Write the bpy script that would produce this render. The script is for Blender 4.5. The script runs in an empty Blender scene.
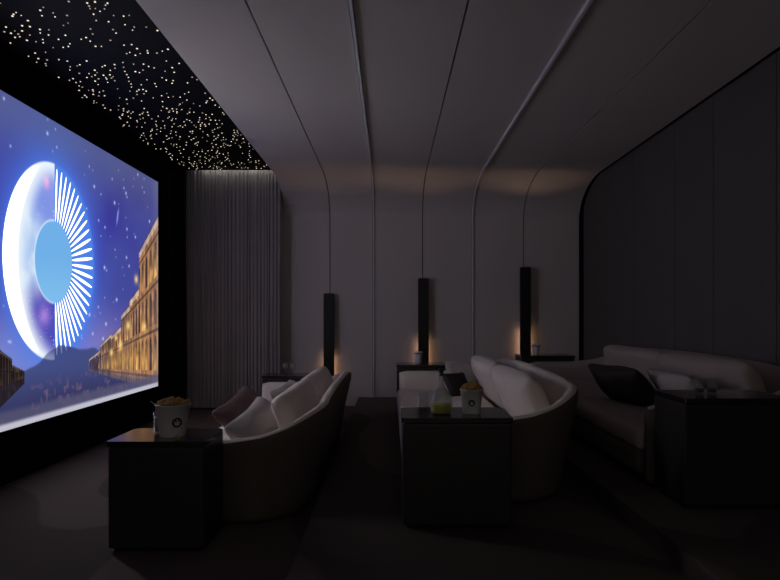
import bpy, bmesh, math, random
import numpy as np
from mathutils import Vector, Matrix

random.seed(7)
rng = np.random.default_rng(11)
scene = bpy.context.scene
COL = scene.collection
PI = math.pi
R_ = math.radians

# ------------------------------------------------------------------ camera
EYE, F = 1.2, 600.0
cam = bpy.data.cameras.new('camera')
cam.sensor_width = 36.0
cam.lens = F / 780.0 * 36.0
cam.shift_y = 28.0 / 780.0
cam.clip_start = 0.05
cam_o = bpy.data.objects.new('camera', cam)
cam_o.location = (0, 0, EYE)
cam_o.rotation_euler = (PI / 2, 0, 0)
COL.objects.link(cam_o)
scene.camera = cam_o

# ------------------------------------------------------------------ world and exposure
world = bpy.data.worlds.new('world')
scene.world = world
world.use_nodes = True
world.node_tree.nodes['Background'].inputs[0].default_value = (1.0, 0.94, 0.90, 1)
world.node_tree.nodes['Background'].inputs[1].default_value = 0.20
scene.view_settings.view_transform = 'Standard'
scene.view_settings.look = 'None'
scene.view_settings.exposure = 0.0
scene.view_settings.gamma = 1.0
scene.view_settings.use_curve_mapping = False
try:
    scene.cycles.use_denoising = True
    scene.cycles.use_light_tree = True
    scene.cycles.max_bounces = 8
    scene.cycles.diffuse_bounces = 5
    scene.cycles.caustics_reflective = False
    scene.cycles.caustics_refractive = False
    scene.cycles.sample_clamp_indirect = 4.0
except Exception:
    pass

SCREEN_GAIN = 1.0
STAR_POWER = 0.9


# ------------------------------------------------------------------ helpers
def lin(c):
    c = np.asarray(c, dtype=float) / 255.0
    return np.where(c <= 0.04045, c / 12.92, ((c + 0.055) / 1.055) ** 2.4)


def rgb(r, g, b):
    return tuple(float(v) for v in lin((r, g, b))) + (1.0,)


def mat(name, col, rough=0.6, metal=0.0, spec=0.5, noise=None, bump=None, emit=None, trans=0.0, ior=1.45, sheen=0.0):
    """col linear rgba; noise=(scale, amount); bump=(scale, strength)"""
    m = bpy.data.materials.new(name)
    m.use_nodes = True
    nt = m.node_tree
    p = nt.nodes['Principled BSDF']
    p.inputs['Base Color'].default_value = col
    p.inputs['Roughness'].default_value = rough
    p.inputs['Metallic'].default_value = metal
    p.inputs['Specular IOR Level'].default_value = spec
    p.inputs['IOR'].default_value = ior
    p.inputs['Transmission Weight'].default_value = trans
    p.inputs['Sheen Weight'].default_value = sheen
    if emit:
        p.inputs['Emission Color'].default_value = emit[0]
        p.inputs['Emission Strength'].default_value = emit[1]
    if noise or bump:
        tc = nt.nodes.new('ShaderNodeTexCoord')
    if noise:
        n = nt.nodes.new('ShaderNodeTexNoise')
        n.inputs['Scale'].default_value = noise[0]
        n.inputs['Detail'].default_value = 4
        nt.links.new(tc.outputs['Object'], n.inputs['Vector'])
        mx = nt.nodes.new('ShaderNodeMix')
        mx.data_type = 'RGBA'
        k = noise[1]
        mx.inputs[6].default_value = tuple(c * (1 - k) for c in col[:3]) + (1,)
        mx.inputs[7].default_value = tuple(min(1, c * (1 + k)) for c in col[:3]) + (1,)
        nt.links.new(n.outputs['Fac'], mx.inputs[0])
        nt.links.new(mx.outputs[2], p.inputs['Base Color'])
    if bump:
        n2 = nt.nodes.new('ShaderNodeTexNoise')
        n2.inputs['Scale'].default_value = bump[0]
        n2.inputs['Detail'].default_value = 3
        nt.links.new(tc.outputs['Object'], n2.inputs['Vector'])
        b = nt.nodes.new('ShaderNodeBump')
        b.inputs['Strength'].default_value = bump[1]
        b.inputs['Distance'].default_value = 0.01
        nt.links.new(n2.outputs['Fac'], b.inputs['Height'])
        nt.links.new(b.outputs['Normal'], p.inputs['Normal'])
    return m


def tag(o, label=None, cat=None, group=None, kind=None):
    if label: o['label'] = label
    if cat: o['category'] = cat
    if group: o['group'] = group
    if kind: o['kind'] = kind
    return o


def empty(name, loc, rz=0.0):
    o = bpy.data.objects.new(name, None)
    o.location = loc
    o.rotation_euler = (0, 0, rz)
    o.empty_display_size = 0.1
    COL.objects.link(o)
    return o


def link(name, me, m, parent=None, loc=None):
    o = bpy.data.objects.new(name, me)
    if m is not None and len(me.materials) == 0:
        me.materials.append(m)
    COL.objects.link(o)
    if parent is not None:
        o.parent = parent
    if loc is not None:
        o.location = loc
    return o


def pymesh(name, verts, faces, m, parent=None, loc=None, smooth=True, mats=None, idx=None):
    me = bpy.data.meshes.new(name)
    me.from_pydata([tuple(v) for v in verts], [], [tuple(f) for f in faces])
    me.update()
    if mats:
        for k in mats: me.materials.append(k)
        me.polygons.foreach_set('material_index', idx)
    if smooth:
        me.polygons.foreach_set('use_smooth', [True] * len(me.polygons))
    return link(name, me, m, parent, loc)


def bm_obj(name, bm, m, parent=None, loc=None, smooth=False):
    bmesh.ops.recalc_face_normals(bm, faces=bm.faces[:])
    me = bpy.data.meshes.new(name)
    bm.to_mesh(me)
    bm.free()
    if smooth:
        me.polygons.foreach_set('use_smooth', [True] * len(me.polygons))
    return link(name, me, m, parent, loc)


def add_box(bm, lo, hi, r=0.0, seg=2):
    lo, hi = Vector(lo), Vector(hi)
    g = bmesh.ops.create_cube(bm, size=1.0)
    c, s = (lo + hi) / 2, hi - lo
    for v in g['verts']:
        v.co = Vector((v.co.x * s.x, v.co.y * s.y, v.co.z * s.z)) + c
    if r > 0:
        es = list({e for v in g['verts'] for e in v.link_edges})
        bmesh.ops.bevel(bm, geom=es, offset=r, segments=seg, profile=0.5, affect='EDGES')


def box(name, lo, hi, m, parent=None, r=0.0, seg=2, smooth=None, loc=None):
    bm = bmesh.new()
    add_box(bm, lo, hi, r, seg)
    return bm_obj(name, bm, m, parent, loc, smooth=(r > 0 and seg > 2) if smooth is None else smooth)


def add_prism(bm, outline, axis, a, b):
    """outline in 2D extruded from a to b along 'x' | 'z'"""
    def P(p, t):
        return (t, p[0], p[1]) if axis == 'x' else (p[0], p[1], t)
    v0 = [bm.verts.new(P(p, a)) for p in outline]
    v1 = [bm.verts.new(P(p, b)) for p in outline]
    n = len(outline)
    bm.faces.new(v0)
    bm.faces.new(v1[::-1])
    for i in range(n):
        bm.faces.new((v0[i], v0[(i + 1) % n], v1[(i + 1) % n], v1[i]))


def lathe(name, prof, m, parent=None, loc=None, n=28, smooth=True):
    """closed revolve of (r, z) profile"""
    vs, fs = [], []
    for r, z in prof:
        for k in range(n):
            a = 2 * PI * k / n
            vs.append((max(r, 1e-4) * math.cos(a), max(r, 1e-4) * math.sin(a), z))
    for i in range(len(prof) - 1):
        for k in range(n):
            k2 = (k + 1) % n
            fs.append((i * n + k, i * n + k2, (i + 1) * n + k2, (i + 1) * n + k))
    o = pymesh(name, vs, fs, m, parent, loc, smooth)
    return o


def tube(name, pts, r, m, parent=None, n=8):
    vs, fs = [], []
    for i, p in enumerate(pts):
        p = Vector(p)
        d = (Vector(pts[min(i + 1, len(pts) - 1)]) - Vector(pts[max(i - 1, 0)])).normalized()
        a = d.cross(Vector((0.3, 1, 0.1))).normalized()
        b = d.cross(a)
        for k in range(n):
            t = 2 * PI * k / n
            vs.append(p + (a * math.cos(t) + b * math.sin(t)) * r)
    for i in range(len(pts) - 1):
        for k in range(n):
            fs.append((i * n + k, i * n + (k + 1) % n, (i + 1) * n + (k + 1) % n, (i + 1) * n + k))
    fs.append(tuple(range(n))[::-1])
    fs.append(tuple(range((len(pts) - 1) * n, len(pts) * n)))
    return pymesh(name, vs, fs, m, parent)


def cushion_mesh(name, W, H, T, box_like=0.25, power=4, corner=8, ear=0.0, n=18, wr=0.0, seed=0, sag=0.0):
    """cushion with its face in local x(width)-z(height), thickness along y"""
    r = random.Random(seed)
    ph = [(r.uniform(2, 7), r.uniform(2, 7), r.uniform(0, 6)) for _ in range(5)]
    vs, fs = [], []
    idx = {}
    def uv(i): return math.sin((i / n * 2 - 1) * PI / 2)
    for side in (1, -1):
        for i in range(n + 1):
            for j in range(n + 1):
                border = i in (0, n) or j in (0, n)
                if side == -1 and border:
                    idx[(side, i, j)] = idx[(1, i, j)]
                    continue
                u, v = uv(i), uv(j)
                m_ = max(abs(u), abs(v))
                k = 1.0
                if m_ > 1e-6:
                    k = m_ / ((abs(u) ** corner + abs(v) ** corner) ** (1.0 / corner))
                x, z = u * k, v * k
                x *= 1 - ear * (1 - v * v) * abs(u)
                z *= 1 - ear * (1 - u * u) * abs(v)
                f = (max(0, (1 - abs(u) ** power) * (1 - abs(v) ** power))) ** box_like
                w = sum(math.sin(a * u + b * v + c) for a, b, c in ph) * wr * f
                t = side * T / 2 * f + w
                zz = z * H / 2 - sag * H * (1 - u * u) * (1 if v > 0 else 0) * v
                idx[(side, i, j)] = len(vs)
                vs.append((x * W / 2, t, zz))
    for side in (1, -1):
        for i in range(n):
            for j in range(n):
                q = [idx[(side, i, j)], idx[(side, i + 1, j)], idx[(side, i + 1, j + 1)], idx[(side, i, j + 1)]]
                fs.append(q[::-1] if side == -1 else q)
    me = bpy.data.meshes.new(name)
    me.from_pydata(vs, [], fs)
    bm = bmesh.new(); bm.from_mesh(me)
    bmesh.ops.recalc_face_normals(bm, faces=bm.faces[:])
    bm.to_mesh(me); bm.free()
    me.polygons.foreach_set('use_smooth', [True] * len(me.polygons))
    return me


# ------------------------------------------------------------------ materials
def glass_material():
    m = bpy.data.materials.new('thin_clear_glass')
    m.use_nodes = True
    nt = m.node_tree
    nt.nodes.clear()
    o = nt.nodes.new('ShaderNodeOutputMaterial')
    tr = nt.nodes.new('ShaderNodeBsdfTransparent')
    tr.inputs[0].default_value = (0.93, 0.94, 0.93, 1)
    gl = nt.nodes.new('ShaderNodeBsdfGlossy')
    gl.inputs['Roughness'].default_value = 0.08
    fc = nt.nodes.new('ShaderNodeLayerWeight')
    fc.inputs['Blend'].default_value = 0.5
    pw = nt.nodes.new('ShaderNodeMath'); pw.operation = 'POWER'
    pw.inputs[1].default_value = 4.0
    nt.links.new(fc.outputs['Facing'], pw.inputs[0])
    lw = nt.nodes.new('ShaderNodeMath'); lw.operation = 'MULTIPLY_ADD'
    lw.inputs[1].default_value = 0.45
    lw.inputs[2].default_value = 0.04
    nt.links.new(pw.outputs[0], lw.inputs[0])
    mx = nt.nodes.new('ShaderNodeMixShader')
    nt.links.new(lw.outputs[0], mx.inputs[0])
    nt.links.new(tr.outputs[0], mx.inputs[1])
    nt.links.new(gl.outputs[0], mx.inputs[2])
    df = nt.nodes.new('ShaderNodeBsdfDiffuse')
    df.inputs[0].default_value = (0.8, 0.82, 0.82, 1)
    m2 = nt.nodes.new('ShaderNodeMixShader')
    m2.inputs[0].default_value = 0.07
    nt.links.new(mx.outputs[0], m2.inputs[1])
    nt.links.new(df.outputs[0], m2.inputs[2])
    nt.links.new(m2.outputs[0], o.inputs['Surface'])
    return m


M_PANEL = mat('grey_lacquer_panel', (0.62, 0.57, 0.548, 1), 0.55, spec=0.3, noise=(1.3, 0.05), bump=(60, 0.03))
M_RPANEL = mat('charcoal_fabric_panel', (0.125, 0.115, 0.112, 1), 0.8, spec=0.2, noise=(3, 0.08), bump=(200, 0.1))
M_BACK = mat('black_backing', (0.004, 0.004, 0.004, 1), 0.9, spec=0.1)
M_STRIP = mat('pale_aluminium_strip', (0.80, 0.80, 0.82, 1), 0.45, spec=0.5, noise=(8, 0.05))
M_BLACK = mat('black_velvet', (0.006, 0.006, 0.0065, 1), 0.95, spec=0.05, noise=(30, 0.2))
M_STARC = mat('black_star_ceiling', (0.004, 0.004, 0.005, 1), 0.7, spec=0.15, noise=(20, 0.2))
M_STAR = mat('star_light', (0.8, 0.8, 0.8, 1), emit=((1.0, 0.84, 0.60, 1), STAR_POWER))
M_STAR2 = mat('star_light_dim', (0.8, 0.8, 0.8, 1), emit=((1.0, 0.80, 0.52, 1), STAR_POWER * 0.35))
M_CURT = mat('grey_sheer_curtain', (0.37, 0.35, 0.345, 1), 0.85, spec=0.1, noise=(4, 0.08))
M_CURTB = mat('black_curtain', (0.028, 0.025, 0.025, 1), 0.95, spec=0.05, noise=(10, 0.2))
M_LED = mat('led_diffuser', (0.9, 0.9, 0.9, 1), emit=((1.0, 0.93, 0.88, 1), 9.0))
M_LAMP = mat('dark_bronze_lamp', (0.020, 0.017, 0.016, 1), 0.4, metal=0.3, noise=(20, 0.2))
M_WARM = mat('warm_diffuser', (0.9, 0.8, 0.7, 1), emit=((1.0, 0.56, 0.32, 1), 2.2))
M_UPL = mat('uplight_lens', (0.05, 0.045, 0.04, 1), 0.2)
M_SHELL = mat('taupe_upholstery', (0.125, 0.102, 0.088, 1), 0.9, spec=0.15, noise=(40, 0.12), bump=(350, 0.15))
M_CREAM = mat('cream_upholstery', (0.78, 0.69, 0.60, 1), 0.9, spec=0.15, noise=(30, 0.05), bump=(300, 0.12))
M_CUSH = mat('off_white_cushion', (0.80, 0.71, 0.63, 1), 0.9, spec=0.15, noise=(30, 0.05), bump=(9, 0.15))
M_CREAM_DIM = mat('dimmed_cream_upholstery', (0.42, 0.35, 0.315, 1), 0.9, spec=0.15, noise=(30, 0.05), bump=(300, 0.12))  # cream fabric with the low light at the right-hand sofa put into its colour
M_PIL = mat('beige_satin_pillow', (0.50, 0.455, 0.42, 1), 0.55, spec=0.3, noise=(14, 0.08), bump=(7, 0.5))
M_BROWN = mat('brown_satin_pillow', (0.16, 0.10, 0.09, 1), 0.45, spec=0.4, noise=(12, 0.15), bump=(7, 0.6))
M_DARKP = mat('black_brown_pillow', (0.030, 0.022, 0.019, 1), 0.6, spec=0.3, noise=(12, 0.15), bump=(9, 0.5))
M_TABLE = mat('black_lacquer', (0.034, 0.030, 0.028, 1), 0.35, spec=0.4, noise=(5, 0.15))
M_TTOP = mat('dark_glossy_table_top', (0.022, 0.016, 0.013, 1), 0.16, spec=0.9, noise=(6, 0.2))
M_PLINTH = mat('black_plinth', (0.004, 0.004, 0.004, 1), 0.8)
M_PAPER = mat('white_paper', (0.86, 0.81, 0.82, 1), 0.7, spec=0.2, noise=(12, 0.03))
M_RED = mat('dark_red_print', (0.10, 0.012, 0.016, 1), 0.6)
M_INK = mat('black_print', (0.02, 0.02, 0.025, 1), 0.6)
M_CORN = mat('buttered_popcorn', (0.50, 0.31, 0.09, 1), 0.8, noise=(60, 0.55))
M_GLASS = glass_material()
M_LIQ = mat('yellow_green_drink', (0.62, 0.56, 0.02, 1), 0.15, trans=0.0, ior=1.33)
M_COLA = mat('red_drink', (0.10, 0.03, 0.025, 1), 0.15)
M_ICE = mat('pale_iced_drink', (0.45, 0.42, 0.44, 1), 0.3)
M_CERAM = mat('white_ceramic', (0.62, 0.57, 0.55, 1), 0.4, noise=(20, 0.04))
M_STRAW = mat('grey_straw', (0.25, 0.26, 0.30, 1), 0.5)


def floor_material():
    m = bpy.data.materials.new('wave_carpet')
    m.use_nodes = True
    nt = m.node_tree
    p = nt.nodes['Principled BSDF']
    p.inputs['Roughness'].default_value = 0.85
    p.inputs['Specular IOR Level'].default_value = 0.2
    tc = nt.nodes.new('ShaderNodeTexCoord')
    mp = nt.nodes.new('ShaderNodeMapping')
    mp.inputs['Scale'].default_value = (0.55, 0.30, 1)
    nt.links.new(tc.outputs['Object'], mp.inputs['Vector'])
    nz = nt.nodes.new('ShaderNodeTexNoise')
    nz.inputs['Scale'].default_value = 1.1
    nz.inputs['Detail'].default_value = 0.5
    nz.inputs['Distortion'].default_value = 0.8
    nt.links.new(mp.outputs[0], nz.inputs['Vector'])
    mul = nt.nodes.new('ShaderNodeMath'); mul.operation = 'MULTIPLY'
    mul.inputs[1].default_value = 7.0
    nt.links.new(nz.outputs['Fac'], mul.inputs[0])
    fr = nt.nodes.new('ShaderNodeMath'); fr.operation = 'PINGPONG'
    fr.inputs[1].default_value = 1.0
    nt.links.new(mul.outputs[0], fr.inputs[0])
    cr = nt.nodes.new('ShaderNodeValToRGB')
    e = cr.color_ramp.elements
    e[0].position, e[0].color = 0.40, (0.085, 0.066, 0.058, 1)
    e[1].position, e[1].color = 0.47, (0.140, 0.110, 0.098, 1)
    nt.links.new(fr.outputs[0], cr.inputs[0])
    fine = nt.nodes.new('ShaderNodeTexNoise')
    fine.inputs['Scale'].default_value = 180
    nt.links.new(tc.outputs['Object'], fine.inputs['Vector'])
    mx = nt.nodes.new('ShaderNodeMix'); mx.data_type = 'RGBA'; mx.blend_type = 'MULTIPLY'
    mx.inputs[0].default_value = 0.25
    nt.links.new(cr.outputs[0], mx.inputs[6])
    nt.links.new(fine.outputs['Color'], mx.inputs[7])
    nt.links.new(mx.outputs[2], p.inputs['Base Color'])
    b = nt.nodes.new('ShaderNodeBump')
    b.inputs['Strength'].default_value = 0.15
    b.inputs['Distance'].default_value = 0.005
    nt.links.new(fine.outputs['Fac'], b.inputs['Height'])
    nt.links.new(b.outputs['Normal'], p.inputs['Normal'])
    return m


M_FLOOR = floor_material()

# ------------------------------------------------------------------ room shell
Y0, YB, CEIL = -2.0, 8.2, 3.0
XL, XR, XS = -3.10, 2.64, -1.44          # left wall, right wall, edge of the star ceiling
SEAMS = [-0.82, -0.235, 0.445, 1.115, 1.825]
T1, T2, T3 = 0.0, 0.12, 0.22             # floor tiers
X2, X3 = -0.43, 1.24

fl = box('floor', (XL, Y0, -0.1), (X2, YB + 0.1, T1), M_FLOOR); tag(fl, kind='structure')
fl = box('floor_middle', (X2, Y0, -0.1), (X3, YB + 0.1, T2), M_FLOOR); tag(fl, kind='structure')
fl = box('floor_upper', (X3, Y0, -0.1), (XR + 0.1, YB + 0.1, T3), M_FLOOR); tag(fl, kind='structure')

BA, BB = 0.85, 0.46
ZS_TOP = 3.26


def profile(off):
    """ceiling, rounded bend and back wall line, pushed 'off' outwards"""
    pts = [(Y0, CEIL + off)]
    for k in range(15):
        a = PI / 2 * (1 - k / 14)
        pts.append((YB - BA + (BA + off) * math.cos(a), CEIL - BB + (BB + off) * math.sin(a)))
    pts.append((YB + off, 0.0))
    return pts


def bay(name, x0, x1, o0, o1, m, parent):
    pa, pb = profile(o0), profile(o1)
    n = len(pa)
    vs = [(x, y, z) for x in (x0, x1) for (y, z) in pa] + [(x, y, z) for x in (x0, x1) for (y, z) in pb]
    fs = []
    for i in range(n - 1):
        fs.append((i, i + 1, n + i + 1, n + i))
        fs.append((2 * n + i, 3 * n + i, 3 * n + i + 1, 2 * n + i + 1))
        fs.append((i, 2 * n + i, 2 * n + i + 1, i + 1))
        fs.append((n + i, n + i + 1, 3 * n + i + 1, 3 * n + i))
    o = pymesh(name, vs, fs, m, parent, smooth=False)
    return o


back = bay('wall_back', XS, XR, 0.03, 0.06, M_BACK, None)
tag(back, kind='structure')
GAP = 0.006
edges = [XS] + SEAMS + [2.595]
for i in range(6):
    g0 = 0.0 if i == 0 else GAP + (0.020 if i in (2, 4) else 0)
    g1 = 0.012 if i == 5 else GAP
    p_ = bay('panel', edges[i] + g0, edges[i + 1] - g1, 0.0, 0.03, M_PANEL, back)
    for poly in p_.data.polygons:
        poly.use_smooth = False
for x in (SEAMS[1], SEAMS[3]):
    bay('trim_strip', x + 0.001, x + 0.021, -0.024, 0.03, M_STRIP, back)
# plain wall behind the curtain
w = box('wall_back_alcove', (XL, YB, 0), (XS, YB + 0.06, ZS_TOP), M_PANEL); tag(w, kind='structure')

# right wall
wr = box('wall_right', (XR + 0.012, Y0, 0), (XR + 0.11, YB + 0.1, CEIL + 0.1), M_BACK); tag(wr, kind='structure')
cuts = [YB - 0.02, 6.50, 5.57, 4.90, 4.10, 3.30, 2.5, 1.7, 0.9, 0.1, -0.7, Y0]
for a, b in zip(cuts[:-1], cuts[1:]):
    box('panel', (XR, b + 0.004, T3), (XR + 0.014, a - 0.004, CEIL + 0.02), M_RPANEL, wr, r=0.003, seg=1)
# left wall and the black screen baffle
wl = box('wall_left', (XL - 0.1, Y0, 0), (XL, YB + 0.06, ZS_TOP), M_BLACK); tag(wl, kind='structure')
XSCR = -2.75
bf = box('trim_2', (XL, Y0, 0), (XSCR - 0.02, 7.13, 3.13), M_BLACK); tag(bf, kind='structure')

# star ceiling
ZS, YC = 3.13, 7.93                      # recessed star ceiling, curtain line
sc = box('ceiling', (XL, Y0, ZS), (XS, 7.83, ZS + 0.06), M_STARC); tag(sc, kind='structure')
w = box('trim_1', (XL, 7.78, ZS + 0.09), (XS, YB + 0.06, ZS + 0.13), M_BLACK); tag(w, kind='structure')   # lid of the curtain slot
bm = bmesh.new()
add_prism(bm, profile(0.03)[:-1] + [(YB + 0.06, 2.0), (YB + 0.06, ZS + 0.13), (Y0, ZS + 0.13)], 'x', XS, XS + 0.02)
w = bm_obj('trim_3', bm, M_BLACK); tag(w, kind='structure')             # upstand between the two ceiling levels


def star_field():
    vs, fs, idx = [], [], []
    pts = []
    r = random.Random(5)
    tries = 0
    while len(pts) < 780 and tries < 20000:
        tries += 1
        x = r.uniform(-2.69, XS - 0.02)
        y = r.uniform(2.2, 7.80)
        if r.random() < 0.35 and pts:
            b = r.choice(pts)
            x, y = b[0] + r.gauss(0, 0.05), b[1] + r.gauss(0, 0.07)
            if not (-2.70 < x < XS - 0.02 and y < 7.80):
                continue
        if all((x - q[0]) ** 2 + (y - q[1]) ** 2 > 0.03 ** 2 for q in pts):
            pts.append((x, y))
    for x, y in pts:
        d = 0.5 + 0.5 * r.random()
        rad = 0.0038 + 0.0035 * r.random()
        base = len(vs)
        z = ZS
        for k in range(6):
            a = k * PI / 3
            vs.append((x + rad * math.cos(a), y + rad * math.sin(a), z))
        for k in range(6):
            a = k * PI / 3
            vs.append((x + rad * math.cos(a), y + rad * math.sin(a), z - 0.004))
        fs.append(tuple(base + 6 + k for k in range(6))[::-1])
        for k in range(6):
            fs.append((base + k, base + (k + 1) % 6, base + 6 + (k + 1) % 6, base + 6 + k))
        idx += [0 if d > 0.62 else 1] * 7
    o = pymesh('star_lights', vs, fs, None, sc, smooth=False, mats=[M_STAR, M_STAR2], idx=idx)
    o['kind'] = 'stuff'


star_field()

# ------------------------------------------------------------------ projection screen
SY0, SY1, SZ0, SZ1 = 2.81, 7.11, 0.394, 2.81


def picture_mesh():
    ya = np.concatenate([np.linspace(SY0, 4.2, 80)[:-1], np.linspace(4.2, 5.62, 290)[:-1], np.linspace(5.62, SY1, 190)])
    za = np.concatenate([np.linspace(SZ0, 0.82, 70)[:-1], np.linspace(0.82, 2.5, 320)[:-1], np.linspace(2.5, SZ1, 35)])
    nu, nv = len(ya), len(za)
    Y, Z = np.meshgrid(ya, za, indexing='ij')
    U, V = (Y - SY0) / (SY1 - SY0), (Z - SZ0) / (SZ1 - SZ0)
    W, H = SY1 - SY0, SZ1 - SZ0

    def vnoise(scale, seed, ax=1.0):
        r = np.random.default_rng(seed)
        g = r.random((64, 64))
        x, y = (Y * scale * ax) % 63, (Z * scale) % 63
        i, j = np.floor(x).astype(int), np.floor(y).astype(int)
        fx, fy = x - i, y - j
        fx, fy = fx * fx * (3 - 2 * fx), fy * fy * (3 - 2 * fy)
        return (g[i, j] * (1 - fx) + g[(i + 1) % 64, j] * fx) * (1 - fy) + (g[i, (j + 1) % 64] * (1 - fx) + g[(i + 1) % 64, (j + 1) % 64] * fx) * fy

    def fbm(s, seed, ax=1.0):
        return (vnoise(s, seed, ax) + 0.5 * vnoise(s * 2, seed + 1, ax) + 0.25 * vnoise(s * 4, seed + 2, ax)) / 1.75

    def ss(a, b, x):
        t = np.clip((x - a) / (b - a), 0, 1)
        return t * t * (3 - 2 * t)

    def mixc(A, col, k):
        return A * (1 - k[..., None]) + np.asarray(col, float) * k[..., None]

    C = np.zeros(U.shape + (3,)) + np.array((66, 70, 150.))
    n1 = fbm(1.1, 3)
    C = mixc(C, (52, 44, 140), ss(0.45, 0.8, n1))
    C = mixc(C, (88, 94, 138), ss(0.70, 1.0, V) * 0.85)                    # hazy top
    C = mixc(C, (150, 128, 190), ss(0.46, 0.20, V) * 0.85 * ss(1.0, 0.6, U))   # dusk
    C = mixc(C, (120, 150, 215), ss(0.35, 0.2, V) * ss(0.35, 0.1, np.abs(U - 0.25)) * 0.5)
    # the disc
    cy, cz, ra, rb = 4.915, 1.66, 0.660, 0.805
    dx, dz = (Y - cy) / ra, (Z - cz) / rb
    R = np.sqrt(dx * dx + dz * dz)
    th = np.degrees(np.arctan2(dz, dx))
    glow = np.exp(-np.clip(R - 0.96, 0, 9) / 0.16)
    C = mixc(C, (72, 128, 245), glow * 0.85)
    C = mixc(C, (84, 120, 225), np.exp(-np.clip(R - 0.9, 0, 9) / 0.6) * 0.35)
    inside = ss(1.012, 0.985, R)
    # right half behind the petals
    rightm = ss(-0.005, 0.01, dx)
    Rc = C * 0
    Rc = Rc + np.array((78, 132, 232.))
    C = C * (1 - (inside * rightm * 0.75)[..., None]) + Rc * (inside * rightm * 0.75)[..., None]
    # left half: planet
    P = np.zeros_like(C) + np.array((226, 238, 250.))
    n2 = fbm(4.0, 21)
    P = mixc(P, (160, 192, 238), ss(0.30, 0.70, n2) * 0.8)
    P = mixc(P, (118, 138, 226), ss(0.62, 0.16, np.hypot((dx + 0.12) / 0.9, (dz - 0.60) / 0.75)) * 0.85)
    P = mixc(P, (74, 70, 176), ss(0.95, 0.35, np.hypot((dx + 0.10) / 1.0, (dz + 0.72) / 0.70)) * 0.95)
    P = mixc(P, (240, 170, 225), np.exp(-(((dx + 0.17) / 0.07) ** 2 + ((dz - 0.78) / 0.07) ** 2)) * 0.95)
    P = mixc(P, (200, 150, 235), np.exp(-(((dx + 0.22) / 0.12) ** 2 + ((dz + 0.55) / 0.10) ** 2)) * 0.7)
    P = mixc(P, (225, 225, 255), (vnoise(60, 88) > 0.93) * ss(0.1, 0.5, np.abs(dz)) * 0.6)
    P = mixc(P, (215, 238, 255), ss(0.90, 0.99, R) * 0.9)
    P = mixc(P, (238, 246, 254), ss(0.90, 1.20, np.hypot(dx - 0.42, dz)))
    lm = inside * (1 - rightm)
    C = C * (1 - lm[..., None]) + P * lm[..., None]
    # petals
    npet = 27
    a = (th + 90) / 180 * npet
    k = np.floor(a)
    fr = np.abs(a - k - 0.5) * 2 * 180 / npet / 2           # degrees from the petal axis
    t = (R - 0.40) / 0.56
    half = 0.020 * np.sqrt(np.clip(np.clip(t, 0, 1) ** 1.0 * (1 - np.clip(t, 0, 1)) ** 0.75 * 2.6, 0, 1))
    off = np.radians(fr) * R
    pet = ss(0.002, -0.004, off - half) * (t > 0) * (t < 1) * (dx > 0.0)
    C = mixc(C, (243, 251, 255), pet)
    # centre disc
    cdisc = ss(0.425, 0.405, R)
    C = mixc(C, (112, 176, 232), cdisc)
    C = mixc(C, (134, 196, 238), cdisc * ss(0.1, -0.4, dz) * 0.6)
    rim = np.exp(-((R - 0.42) / 0.012) ** 2) * (1 - rightm)
    C = mixc(C, (220, 240, 255), rim * 0.7)
    # stars
    ns = 190
    su, sv, sm = rng.random(ns), 0.25 + 0.75 * rng.random(ns), rng.random(ns)
    for q in range(ns):
        yy, zz = SY0 + W * su[q], SZ0 + H * sv[q]
        s = 0.008 + 0.010 * sm[q] ** 3
        d2 = ((Y - yy) ** 2 + (Z - zz) ** 2) / (s * s)
        k_ = np.exp(-d2) * (0.35 + 0.6 * sm[q]) * (R > 1.0)
        C = mixc(C, (205, 220, 255), k_)
    # shooting star
    tt = np.exp(-((Y - 6.05 - (Z - 2.20) * 0.25) / 0.015) ** 2) * ss(2.10, 2.2, Z) * ss(2.34, 2.25, Z)
    C = mixc(C, (170, 180, 240), tt * 0.8)
    # mountains
    ridge = 0.70 + 0.13 * np.exp(-((Y - 5.05) / 0.5) ** 2) + 0.16 * np.exp(-((Y - 6.1) / 0.55) ** 2) + 0.10 * (vnoise(2.2, 41) - 0.5) + 0.05 * (vnoise(7, 42) - .5)
    ridge2 = 0.88 + 0.10 * np.sin(Y * 2.1 + 1) + 0.08 * (vnoise(3.1, 45) - 0.5)
    C = mixc(C, (104, 112, 178), ss(0.03, -0.03, Z - ridge2) * 0.75 * (1 - lm * 0.9))
    C = mixc(C, (62, 72, 122), ss(0.015, -0.015, Z - ridge - 0.10) * 0.9 * (1 - 0.35 * lm))
    low = ss(0.82, 0.48, Z)
    C = mixc(C, (52, 52, 92), low * 0.85)
    # far town lights
    tw = (vnoise(26, 51) > 0.80) & (Z < 0.74) & (Y > 4.5)
    C = mixc(C, (150, 112, 112), tw * 0.35 * ss(0.80, 0.6, Z))
    C = mixc(C, (120, 90, 130), (vnoise(15, 57) > 0.75) * 0.4 * ss(0.78, 0.6, Z))
    # street facades on the right, in perspective towards (5.35, 0.72)
    vy, vz = 5.30, 0.76

    def facades(C, sgn, vy, Yend, steps, warm):
        run = (Y - vy) * sgn
        full = (Yend - vy) * sgn
        s = np.clip(run / full, 1e-3, None)                 # 0 at the vanishing point, 1 at the picture edge
        hgt = (Z - vz) / s                                  # height along the converging lines
        depth = 1.0 / np.clip(s, 0.05, None)
        top = np.zeros_like(s)
        for s0, s1, hh in steps:
            top = np.where((s >= s0) & (s < s1), hh, top)
        bot = -0.42 if sgn > 0 else -0.9
        m_ = (run > 0) & (hgt < top) & (hgt > bot) & (s > steps[0][0])
        bld = np.zeros_like(s)
        for n_, (s0, s1, hh) in enumerate(steps):
            bld = np.where((s >= s0) & (s < s1), (n_ * 0.37) % 1.0, bld)
        base = np.zeros_like(C) + np.array((110, 82, 74.)) * warm
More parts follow.
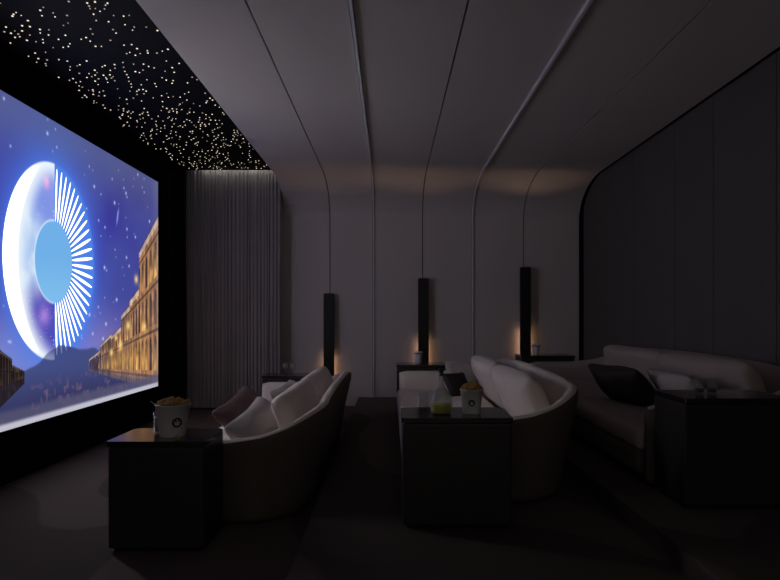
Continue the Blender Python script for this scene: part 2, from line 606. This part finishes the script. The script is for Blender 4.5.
        base = mixc(base, np.array((176, 122, 78)) * warm, bld * 0.8)
        base = mixc(base, np.array((70, 60, 84)) * warm, ss(0.42, 0.12, s))
        q = (depth * 11.0) % 1.0
        fl_ = hgt * 1.75 + 0.42
        floors = fl_ % 1.0
        arch = np.sqrt(np.clip(1 - ((q - 0.52) / 0.25) ** 2, 0, 1))
        win = (np.abs(q - 0.52) < 0.25) & (floors > 0.10) & (floors < 0.62 + 0.24 * arch)
        cell = np.sin(np.floor(depth * 11.0) * 12.9898 + np.floor(fl_) * 78.233) * 43758.5453
        cell = cell - np.floor(cell)
        base = mixc(base, np.array((58, 46, 54)) * warm, win * 0.92)
        base = mixc(base, np.array((236, 176, 96)) * warm, win * ss(0.45, 0.95, cell) * ss(0.9, 0.1, floors))
        base = mixc(base, np.array((212, 164, 116)) * warm, (q < 0.16) * 0.6)
        base = mixc(base, np.array((70, 54, 54)) * warm, (floors > 0.93) * 0.7)
        base = mixc(base, np.array((255, 192, 96)) * warm, np.exp(-((hgt - 0.02) / 0.22) ** 2) * 0.42 * ss(0.18, 0.40, s) * ss(0.98, 0.6, s))
        base = mixc(base, np.array((196, 172, 160)) * warm, (np.abs(hgt - top + 0.07) < 0.045) * 0.85)
        base = mixc(base, np.array((70, 66, 84)) * warm, (hgt > top - 0.025) * 0.8)
        base = mixc(base, np.array((92, 84, 104)) * warm, ss(-0.16, -0.40, hgt) * 0.75)
        base = base * (0.72 + 0.56 * fbm(11, 61, 1.6))[..., None]
        return np.where(m_[..., None], base, C)

    C = facades(C, 1, vy, SY1, [(0.10, 0.22, 0.62), (0.22, 0.34, 0.85), (0.34, 0.46, 0.78), (0.46, 0.57, 1.02), (0.57, 0.70, 1.10), (0.70, 1.01, 1.66)], 1.0)
    C = facades(C, -1, 4.62, SY0, [(0.06, 0.14, 0.7), (0.14, 0.5, 1.0), (0.5, 1.01, 1.0)], 0.42)
    for yy, zz, s in ((6.50, 1.62, 0.045), (6.72, 1.10, 0.05), (6.12, 0.92, 0.045), (6.30, 1.12, 0.05), (5.92, 0.86, 0.035), (6.02, 1.00, 0.03)):
        k_ = np.exp(-((Y - yy) ** 2 + (Z - zz) ** 2) / (s * s))
        C = mixc(C, (255, 214, 130), k_ * 0.95)
    # street and pale bottom edge
    street = 0.55 - (Y - 5.3) * 0.0
    C = mixc(C, (86, 84, 112), ss(0.56, 0.50, Z) * 0.8)
    C = mixc(C, (196, 196, 208), ss(0.458, 0.425, Z) * 0.95)
    # slight haze towards the edge
    C = mixc(C, (140, 140, 160), ss(6.85, 7.11, Y) * 0.22)
    L = lin(np.clip(C, 0, 255))
    # ring's left edge and rays boosted far above screen white to light the room
    hot = np.clip(lm * ss(1.14, 1.34, np.hypot(dx - 0.42, dz)) * ss(0.95, 0.60, np.abs(dz)) * 34.0 * ss(1.0, 0.95, R) + pet * (1 - cdisc) * 1.5, 0, 36)
    L = L * (1 + hot)[..., None] * (1 + np.clip(hot, 0, 1)[..., None] * (np.array((1.12, 0.97, 0.84)) - 1))
    print('mean picture radiance', L.mean(axis=(0, 1)))

    verts = np.stack([np.full(U.size, XSCR + 0.001), Y.ravel(), Z.ravel()], axis=1)
    i, j = np.meshgrid(np.arange(nu - 1), np.arange(nv - 1), indexing='ij')
    a_ = (i * nv + j).ravel()
    quads = np.stack([a_, a_ + nv, a_ + nv + 1, a_ + 1], axis=1)   # normal towards +x
    me = bpy.data.meshes.new('picture')
    me.vertices.add(len(verts)); me.vertices.foreach_set('co', verts.ravel())
    me.loops.add(quads.size); me.loops.foreach_set('vertex_index', quads.ravel().astype(np.int32))
    me.polygons.add(len(quads)); me.polygons.foreach_set('loop_start', np.arange(0, quads.size, 4, dtype=np.int32))
    me.update(calc_edges=True)
    at = me.color_attributes.new('picture', 'FLOAT_COLOR', 'POINT')
    col = np.concatenate([L.reshape(-1, 3), np.ones((U.size, 1))], axis=1)
    at.data.foreach_set('color', col.ravel().astype(np.float32))
    return me


M_PIC = bpy.data.materials.new('projected_picture')
M_PIC.use_nodes = True
nt = M_PIC.node_tree
nt.nodes.clear()
out = nt.nodes.new('ShaderNodeOutputMaterial')
em = nt.nodes.new('ShaderNodeEmission')
ca = nt.nodes.new('ShaderNodeVertexColor'); ca.layer_name = 'picture'
nt.links.new(ca.outputs['Color'], em.inputs['Color'])
em.inputs['Strength'].default_value = SCREEN_GAIN
nt.links.new(em.outputs[0], out.inputs['Surface'])

scr = empty('projection_screen', (XSCR, (SY0 + SY1) / 2, SZ0))
tag(scr, 'large lit cinema screen showing a glowing ring over a night street', 'screen')
pic = link('picture', picture_mesh(), M_PIC)
pic.parent = scr
pic.matrix_parent_inverse = Matrix.Translation(-Vector(scr.location))
bm = bmesh.new()
fw = 0.018
add_box(bm, (XSCR - 0.02, SY0 - fw, SZ0 - fw), (XSCR + 0.004, SY1 + fw, SZ0))
add_box(bm, (XSCR - 0.02, SY0 - fw, SZ1), (XSCR + 0.004, SY1 + fw, SZ1 + fw))
add_box(bm, (XSCR - 0.02, SY0 - fw, SZ0), (XSCR + 0.004, SY0, SZ1))
add_box(bm, (XSCR - 0.02, SY1, SZ0), (XSCR + 0.004, SY1 + fw, SZ1))
fo = bm_obj('frame', bm, M_BLACK, scr)
fo.matrix_parent_inverse = pic.matrix_parent_inverse.copy()


# ------------------------------------------------------------------ curtains
def curtain(name, x0, x1, y, zt, amp, pitch, m, label, seed):
    r = random.Random(seed)
    xs, ys = [], []
    x, s = x0, 1
    while x < x1:
        p = pitch * r.uniform(0.55, 1.5)
        a = amp * r.uniform(0.45, 1.25)
        for k in range(6):
            t = k / 6
            xs.append(x + p * t)
            ys.append(a * math.sin(t * PI) * s)
        x += p
        s = -s
    rows = [0.015, 0.5, 1.2, 2.0, 2.6, zt - 0.16, zt]
    vs, fs = [], []
    n = len(xs)
    for z in rows:
        k = 1.0 + 0.15 * (1 - z / zt)
        for i in range(n):
            vs.append((min(xs[i] + 0.006 * math.sin(z * 2 + i), x1), y + ys[i] * k * (0.8 if z >= zt - 0.06 else 1), z))
    for q in range(len(rows) - 1):
        for i in range(n - 1):
            fs.append((q * n + i, q * n + i + 1, (q + 1) * n + i + 1, (q + 1) * n + i))
    o = pymesh(name, vs, fs, m)
    tag(o, label, 'curtain')
    return o


curtain('grey_curtain', -2.69, XS - 0.006, YC, ZS + 0.07, 0.011, 0.021, M_CURT, 'grey sheer pleated curtain hanging beneath the star ceiling', 3)
curtain('black_curtain', -3.08, -2.70, YC, ZS + 0.07, 0.02, 0.05, M_CURTB, 'black pleated curtain beside the cinema screen', 4)
led = empty('ceiling_light_strip', (-1.95, 7.865, ZS + 0.09))
tag(led, 'thin white light strip in the slot above the grey curtain', 'light strip')
box('housing', (-0.55, -0.010, -0.02), (0.47, 0.010, 0.0), M_LAMP, led)
box('diffuser', (-0.54, -0.006, -0.028), (0.46, 0.006, -0.019), M_LED, led)


# ------------------------------------------------------------------ wall lamps on the dark seams
def wall_lamp(x, ztop, length, label):
    t = empty('wall_lamp', (x, YB, ztop - length))
    tag(t, label, 'lamp', 'bar lamps on the rear wall')
    box('body', (-0.072, -0.110, 0), (0.072, -0.065, length), M_LAMP, t, r=0.004, seg=1)
    box('bracket', (-0.02, -0.07, length * 0.55), (0.02, 0.012, length * 0.62), M_LAMP, t)
    for s in (-1, 1):
        box('light_strip', (s * 0.045 - 0.015, -0.066, 0.08), (s * 0.045 + 0.015, -0.058, 0.46), M_WARM, t)
    box('uplight', (-0.05, -0.105, length), (0.05, -0.070, length + 0.003), M_UPL, t)
    sp = bpy.data.lights.new('uplight_beam', 'SPOT')
    sp.energy = 4.0
    sp.color = (1.0, 0.62, 0.38)
    sp.spot_size = math.radians(40)
    sp.spot_blend = 1.0
    sp.shadow_soft_size = 0.02
    so = bpy.data.objects.new('uplight_beam', sp)
    COL.objects.link(so)
    so.parent = t
    so.location = (0, -0.088, length + 0.02)
    so.rotation_euler = (PI + R_(24), 0, 0)
    so.scale = (2.5, 1.0, 1.0)
    return t


wall_lamp(-0.825, 1.53, 1.30, 'tall dark bar lamp on rear wall behind the front sofa')
wall_lamp(0.452, 1.735, 1.30, 'tall dark bar lamp on rear wall behind the white cup on the middle table')
wall_lamp(1.83, 1.885, 1.30, 'tall dark bar lamp on rear wall nearest the charcoal panelled side wall')


# ------------------------------------------------------------------ sofas
def sofa(x0, y0, z0, D, L, label, M_CREAM, M_CUSH, cap=1):
    t = empty('curved_sofa', (x0, y0, z0))
    tag(t, label, 'sofa', 'curved cinema sofas in three rows')
    Rr = 0.42
    st = []
    def stn(px, py, nx, ny): st.append((px, py, nx, ny))
    for k in range(9): stn(0.03 + (D - Rr - 0.03) * k / 9, 0, 0, -1)
    for k in range(13):
        a = -PI / 2 + PI / 2 * k / 12
        stn(D - Rr + Rr * math.cos(a), Rr + Rr * math.sin(a), math.cos(a), math.sin(a))
    for k in range(1, 12): stn(D, Rr + (L - 2 * Rr) * k / 12, 1, 0)
    for k in range(13):
        a = PI / 2 * k / 12
        stn(D - Rr + Rr * math.cos(a), L - Rr + Rr * math.sin(a), math.cos(a), math.sin(a))
    for k in range(1, 10): stn(D - Rr - (D - Rr - 0.03) * k / 9, L, 0, 1)
    n = len(st)
    vs, fs, idx = [], [], []
    for i, (px, py, nx, ny) in enumerate(st):
        u = px / D
        if abs(nx) > 0.99: u = 1
        h = float(np.interp(u, (0, 0.45, 0.66, 0.80, 0.92, 1.0), (0.475, 0.485, 0.515, 0.56, 0.615, 0.655)))
        if u == 1: h += 0.03 * math.sin(PI * max(0, min(1, (py - Rr) / (L - 2 * Rr)))) ** 0.5
        h += 0.005 + 0.03 * (py / L) * (1 - 0.6 * u)
        th = 0.095
        rec = 0.012 + 0.10 * max(0.0, nx) ** 1.0
        e = 1.0
        if i in (0, n - 1): e = 0.0
        sh = 0.018 * (1 - e)
        prof = [(-rec - 0.012 - sh, 0.012), (-rec - sh, 0.05), (-rec * 0.55 - sh, h * 0.5), (-0.005 - sh, h - 0.09), (0.0 - sh, h - 0.045),
                (-0.010 - sh, h - 0.016 - sh), (-0.030, h - sh), (-0.052, h - 0.004 - sh), (-0.074 + sh, h - 0.022 - sh), (-th + sh, h - 0.07), (-th - rec * 0.4 + sh, 0.16), (-th - rec + sh, 0.012)]
        for o_, z in prof:
            vs.append((px + nx * o_, py + ny * o_, z))
    K = 12
    for i in range(n - 1):
        for k in range(K):
            k2 = (k + 1) % K
            fs.append((i * K + k, (i + 1) * K + k, (i + 1) * K + k2, i * K + k2))
            idx.append(0 if k in (0, 1, 2, 3, 4, 11) else 1)
    fs.append(tuple(range(K))); idx.append(cap)
    fs.append(tuple(range((n - 1) * K, n * K))[::-1]); idx.append(cap)
    pymesh('shell', vs, fs, None, t, mats=[M_SHELL, M_CREAM], idx=idx)
    box('plinth', (0.08, 0.16, 0.0), (D - 0.42, L - 0.16, 0.045), M_PLINTH, t)
    box('seat_base', (0.01, 0.135, 0.04), (D - 0.34, L - 0.135, 0.20), M_SHELL, t, r=0.035, seg=3)
    mid = L / 2
    for a, b in ((0.105, mid - 0.004), (mid + 0.004, L - 0.105)):
        box('seat_cushion', (0.0, a, 0.185), (D - 0.28, b, 0.325), M_CREAM, t, r=0.05, seg=4)
    for (a, b), sd in zip(((0.30, mid - 0.01), (mid + 0.01, L - 0.24)), (1, 2)):
        me = cushion_mesh('back_cushion', b - a, 0.43, 0.19, box_like=0.30, power=4, corner=14, wr=0.0025, seed=sd)
        o = link('back_cushion', me, M_CUSH, t, (D - 0.245, (a + b) / 2, 0.50))
        o.rotation_euler = (math.radians(24), 0, PI / 2 * -1)
    return t


YS, LS = 3.46, 3.04
sofa(-1.40, YS, T1, 1.01, LS, 'curved cream sofa with taupe shell closest to the cinema screen', M_CREAM, M_CUSH)
sofa(0.07, YS, T2, 1.13, LS, 'curved cream sofa with taupe shell in the middle row', M_CREAM, M_CUSH)
sofa(1.47, YS, T3, 1.10, LS, 'curved cream sofa, fabric darkened as if dimly lit, with taupe shell backing onto the charcoal panelled wall', M_CREAM_DIM, M_CREAM_DIM, 0)


def pillow(name, W, H, T, loc, rot, m, label, seed=0, group=None):
    me = cushion_mesh(name, W, H, T, box_like=0.45, power=3, corner=12, ear=0.05, wr=0.004, seed=seed, sag=0.04)
    o = link(name, me, m, None, loc)
    o.rotation_euler = rot
    tag(o, label, 'pillow', group)
    return o


pillow('scatter_pillow', 0.92, 0.36, 0.15, (-1.05, 4.40, 0.500), (R_(46), R_(5), -PI / 2), M_BROWN, 'shiny brown pillow on the sofa closest to the screen', 1)
pillow('scatter_pillow', 0.95, 0.38, 0.16, (-0.845, 4.02, 0.468), (R_(50), R_(4), -PI / 2), M_PIL, 'wrinkled beige pillow just behind the brown pillow', 2)
pillow('scatter_pillow', 0.95, 0.38, 0.16, (-0.82, 5.20, 0.490), (R_(46), 0, -PI / 2), M_PIL, 'beige pillow at the curtain end of the sofa closest to the screen', 3)
pillow('scatter_pillow', 0.34, 0.36, 0.13, (0.74, 6.12, T2 + 0.48), (R_(-24), 0, R_(20)), M_PIL, 'beige pillow against the far arm of the middle sofa', 4)
pillow('scatter_pillow', 0.26, 0.27, 0.11, (0.66, 5.88, T2 + 0.43), (R_(-36), 0, R_(30)), M_DARKP, 'small dark pillow leaning on a beige pillow on the middle sofa', 5)
pillow('scatter_pillow', 0.62, 0.40, 0.17, (1.80, 4.62, T3 + 0.46), (R_(40), 0, -PI / 2 + 0.25), M_DARKP, 'dark brown pillow on the sofa by the charcoal wall', 6)
pillow('scatter_pillow', 0.66, 0.36, 0.15, (2.04, 4.18, T3 + 0.465), (R_(42), 0, -PI / 2), M_PIL, 'beige pillow on the sofa by the charcoal wall', 7)


# ------------------------------------------------------------------ side tables
TH = 0.57


def side_table(x0, x1, y0, y1, z, label):
    t = empty('side_table', ((x0 + x1) / 2, (y0 + y1) / 2, z))
    tag(t, label, 'table', 'black box side tables at the sofa ends')
    w, d = (x1 - x0) / 2, (y1 - y0) / 2
    box('plinth', (-w + 0.03, -d + 0.03, 0), (w - 0.03, d - 0.03, 0.02), M_PLINTH, t)
    box('body', (-w + 0.006, -d + 0.008, 0.018), (w - 0.006, d - 0.006, TH - 0.028), M_TABLE, t, r=0.012, seg=3, smooth=False)
    bm = bmesh.new()
    rr = 0.045
    pts = []
    for cx, cy, a0 in ((w - rr, d - rr, 0), (-w + rr, d - rr, 90), (-w + 0.012, -d + 0.012, 180), (w - 0.012, -d + 0.012, 270)):
        q = rr if cy > 0 else 0.012
        for k in range(6):
            a = R_(a0 + 18 * k)
            pts.append((cx + q * math.cos(a), cy + q * math.sin(a)))
    add_prism(bm, pts, 'z', TH - 0.026, TH)
    bm_obj('table_top', bm, M_TTOP, t)
    return t


side_table(-1.45, -0.945, 3.06, 3.43, T1, 'black box side table with large popcorn bucket beside the front sofa')
side_table(0.06, 0.63, 3.06, 3.43, T2, 'black box side table holding a carafe beside the middle sofa')
side_table(1.50, 2.07, 3.06, 3.43, T3, 'black box side table holding two tumblers beside the rear sofa')
side_table(-1.40, -0.87, 6.53, 6.90, T1, 'black side table with stemmed glasses at the curtain end of the front sofa')
side_table(0.07, 0.68, 6.53, 6.90, T2, 'black side table with white cup at the far end of the middle sofa')
side_table(1.43, 2.02, 6.53, 6.90, T3, 'black side table with white cup at the far end of the rear sofa')


# ------------------------------------------------------------------ table ware
def popcorn_bucket(x, y, z, r0, r1, h, mlogo, label, turn=0.0):
    t = empty('popcorn_bucket', (x, y, z))
    tag(t, label, 'bucket')
    tub = lathe('tub', [(0, 0), (r0, 0), (r0 + 0.001, 0.002), (r1, h), (r1 + 0.003, h), (r1 + 0.003, h + 0.004), (r1 - 0.002, h + 0.004), (r1 - 0.002, h), (r0 - 0.002, 0.004), (0, 0.004)], M_PAPER, t, n=36)
    # emblem: ring, with a bar and a dot in the middle, lying on the cone
    vs, fs = [], []
    s = r1 * 0.30
    ac, hc = -PI / 2 + turn, h * 0.48

    def onc(u, v, o=0.0012):
        hh = hc + v
        rr = r0 + (r1 - r0) * hh / h + o
        a = ac + u / rr
        return (rr * math.cos(a), rr * math.sin(a), hh)
    n = 24
    for k in range(n):
        a = 2 * PI * k / n
        vs.append(onc(s * math.cos(a), s * math.sin(a)))
        vs.append(onc(s * 0.62 * math.cos(a), s * 0.62 * math.sin(a)))
    for k in range(n):
        k2 = (k + 1) % n
        fs.append((2 * k, 2 * k2, 2 * k2 + 1, 2 * k + 1))

    def quad(u0, v0, u1, v1):
        b = len(vs)
        vs.extend([onc(u0, v0), onc(u1, v0), onc(u1, v1), onc(u0, v1)])
        fs.append((b, b + 1, b + 2, b + 3))
    quad(-s * 0.7, -s * 0.34, s * 0.7, -s * 0.02)
    quad(-s * 0.45, s * 0.15, -s * 0.1, s * 0.5)
    quad(s * 0.1, s * 0.15, s * 0.45, s * 0.5)
    quad(-s * 1.0, -s * 1.35, s * 1.0, -s * 1.12)
    pymesh('emblem', vs, fs, mlogo, tub)
    # heaped kernels
    bm = bmesh.new()
    r = random.Random(int(x * 1000))
    for _ in range(190):
        a, q = r.uniform(0, 2 * PI), math.sqrt(r.random()) * (r1 - 0.010)
        top = h + 0.030 * (1 - (q / r1) ** 2) + r.uniform(-0.012, 0.004)
        c = Vector((q * math.cos(a), q * math.sin(a), top))
        for b in range(2):
            g = bmesh.ops.create_icosphere(bm, subdivisions=1, radius=r.uniform(0.006, 0.010))
            off = Vector((r.uniform(-1, 1), r.uniform(-1, 1), r.uniform(-0.5, 1))) * 0.006
            sc_ = Vector((r.uniform(0.8, 1.2), r.uniform(0.8, 1.2), r.uniform(0.7, 1.1)))
            for v in g['verts']:
                v.co = Vector((v.co.x * sc_.x, v.co.y * sc_.y, v.co.z * sc_.z)) + c + off
    o = bm_obj('popcorn', bm, M_CORN, t, smooth=True)
    o['kind'] = 'stuff'
    return t


popcorn_bucket(-1.165, 3.22, T1 + TH, 0.066, 0.090, 0.165, M_RED, 'large white popcorn bucket with dark red emblem on the front table', 0.62)
popcorn_bucket(0.437, 3.22, T2 + TH, 0.046, 0.060, 0.125, M_INK, 'small white popcorn bucket with black emblem beside the carafe', -0.10)


def tumbler(x, y, z, r, h, label, fill=None, fillm=None, straw=False, group=None):
    t = empty('tumbler', (x, y, z))
    tag(t, label, 'glass', group)
    w = 0.003
    lathe('glass', [(0, 0), (r * 0.88, 0), (r, h), (r - w, h), (r * 0.88 - w, 0.008), (0, 0.008)], M_GLASS, t, n=24)
    if fill:
        lathe('drink', [(0, 0.009), (r * 0.88 - w - 0.001, 0.009), (r * 0.94 - w, h * fill), (0, h * fill)], fillm, t, n=24)
    if straw:
        tube('straw', [(0.012, 0, 0.012), (-0.006, 0, h * 1.15), (-0.012, 0, h * 1.28), (-0.045, 0, h * 1.50)], 0.004, M_STRAW, t)
    return t


tumbler(-1.272, 3.30, T1 + TH, 0.030, 0.115, 'tall clear tumbler with grey straw behind the large popcorn bucket', 0.75, M_ICE, True)
tumbler(0.185, 3.33, T2 + TH, 0.030, 0.10, 'clear tumbler beside the carafe on the middle table')
tumbler(1.675, 3.25, T3 + TH, 0.027, 0.080, 'clear tumbler on the rear table by the charcoal wall', 0.35, M_COLA, group='pair of tumblers on the rear table')
tumbler(1.745, 3.25, T3 + TH, 0.027, 0.080, 'clear tumbler on the rear table by the charcoal wall', 0.35, M_COLA, group='pair of tumblers on the rear table')

# single popped kernel lying at the table edge
bm = bmesh.new()
for c, r in (((0, 0, 0.010), 0.011), ((0.010, 0.004, 0.012), 0.008), ((-0.008, 0.004, 0.013), 0.008), ((0.002, -0.006, 0.018), 0.007)):
    g = bmesh.ops.create_icosphere(bm, subdivisions=2, radius=r)
    for v in g['verts']: v.co += Vector(c)
k = bm_obj('popcorn_kernel', bm, M_CORN, None, (-1.10, 3.10, T1 + TH - 0.001), smooth=True)
tag(k, 'single popcorn piece lying in front of the large popcorn bucket', 'popcorn')

# carafe
t = empty('carafe', (0.273, 3.20, T2 + TH))
tag(t, 'round glass carafe with yellow-green drink on the middle table', 'carafe')
prof = [(0, 0), (0.050, 0), (0.057, 0.010), (0.060, 0.045), (0.056, 0.085), (0.042, 0.115), (0.024, 0.135), (0.016, 0.155), (0.015, 0.205), (0.018, 0.222),
        (0.0155, 0.222), (0.0125, 0.205), (0.0135, 0.155), (0.021, 0.136), (0.039, 0.114), (0.053, 0.085), (0.057, 0.045), (0.054, 0.012), (0.048, 0.005), (0, 0.005)]
lathe('vessel', prof, M_GLASS, t, n=32)
lathe('drink', [(0, 0.006), (0.047, 0.006), (0.0530, 0.013), (0.0558, 0.045), (0.0555, 0.052), (0, 0.052)], M_LIQ, t, n=32)
lathe('stopper', [(0, 0.200), (0.011, 0.200), (0.012, 0.222), (0.016, 0.228), (0.016, 0.240), (0, 0.243)], M_LAMP, t, n=20)


def cup(x, y, z, r, h, label):
    t = empty('cup', (x, y, z))
    tag(t, label, 'cup')
    lathe('body', [(0, 0), (r * 0.72, 0), (r * 0.78, 0.006), (r, h), (r - 0.005, h), (r * 0.72, 0.012), (0, 0.012)], M_CERAM, t, n=24)
    lathe('rim_band', [(r * 0.955, h * 0.80), (r * 0.955 + 0.003, h * 0.80), (r * 0.985 + 0.003, h * 0.90), (r * 0.985, h * 0.90)], M_STRAW, t, n=24)


cup(0.315, 6.68, T2 + TH, 0.052, 0.135, 'white tapered cup on the far table of the middle sofa')
cup(1.625, 6.68, T3 + TH, 0.046, 0.115, 'white tapered cup on the far table of the rear sofa')


def wine_glass(x, y, z):
    t = empty('stemmed_glass', (x, y, z))
    tag(t, 'clear stemmed glass on the far table near the grey curtain', 'glass', 'stemmed glasses on the far front table')
    lathe('foot', [(0, 0), (0.030, 0), (0.030, 0.002), (0.005, 0.006), (0.004, 0.012), (0, 0.012)], M_GLASS, t, n=20)
    lathe('stem', [(0.004, 0.010), (0.0035, 0.05), (0.008, 0.056)], M_GLASS, t, n=12)
    lathe('bowl', [(0, 0.055), (0.010, 0.056), (0.030, 0.075), (0.034, 0.095), (0.028, 0.13), (0.0265, 0.13), (0.032, 0.095), (0.028, 0.077), (0.009, 0.059), (0, 0.059)], M_GLASS, t, n=24)


wine_glass(-1.17, 6.70, T1 + TH)
wine_glass(-1.08, 6.66, T1 + TH)
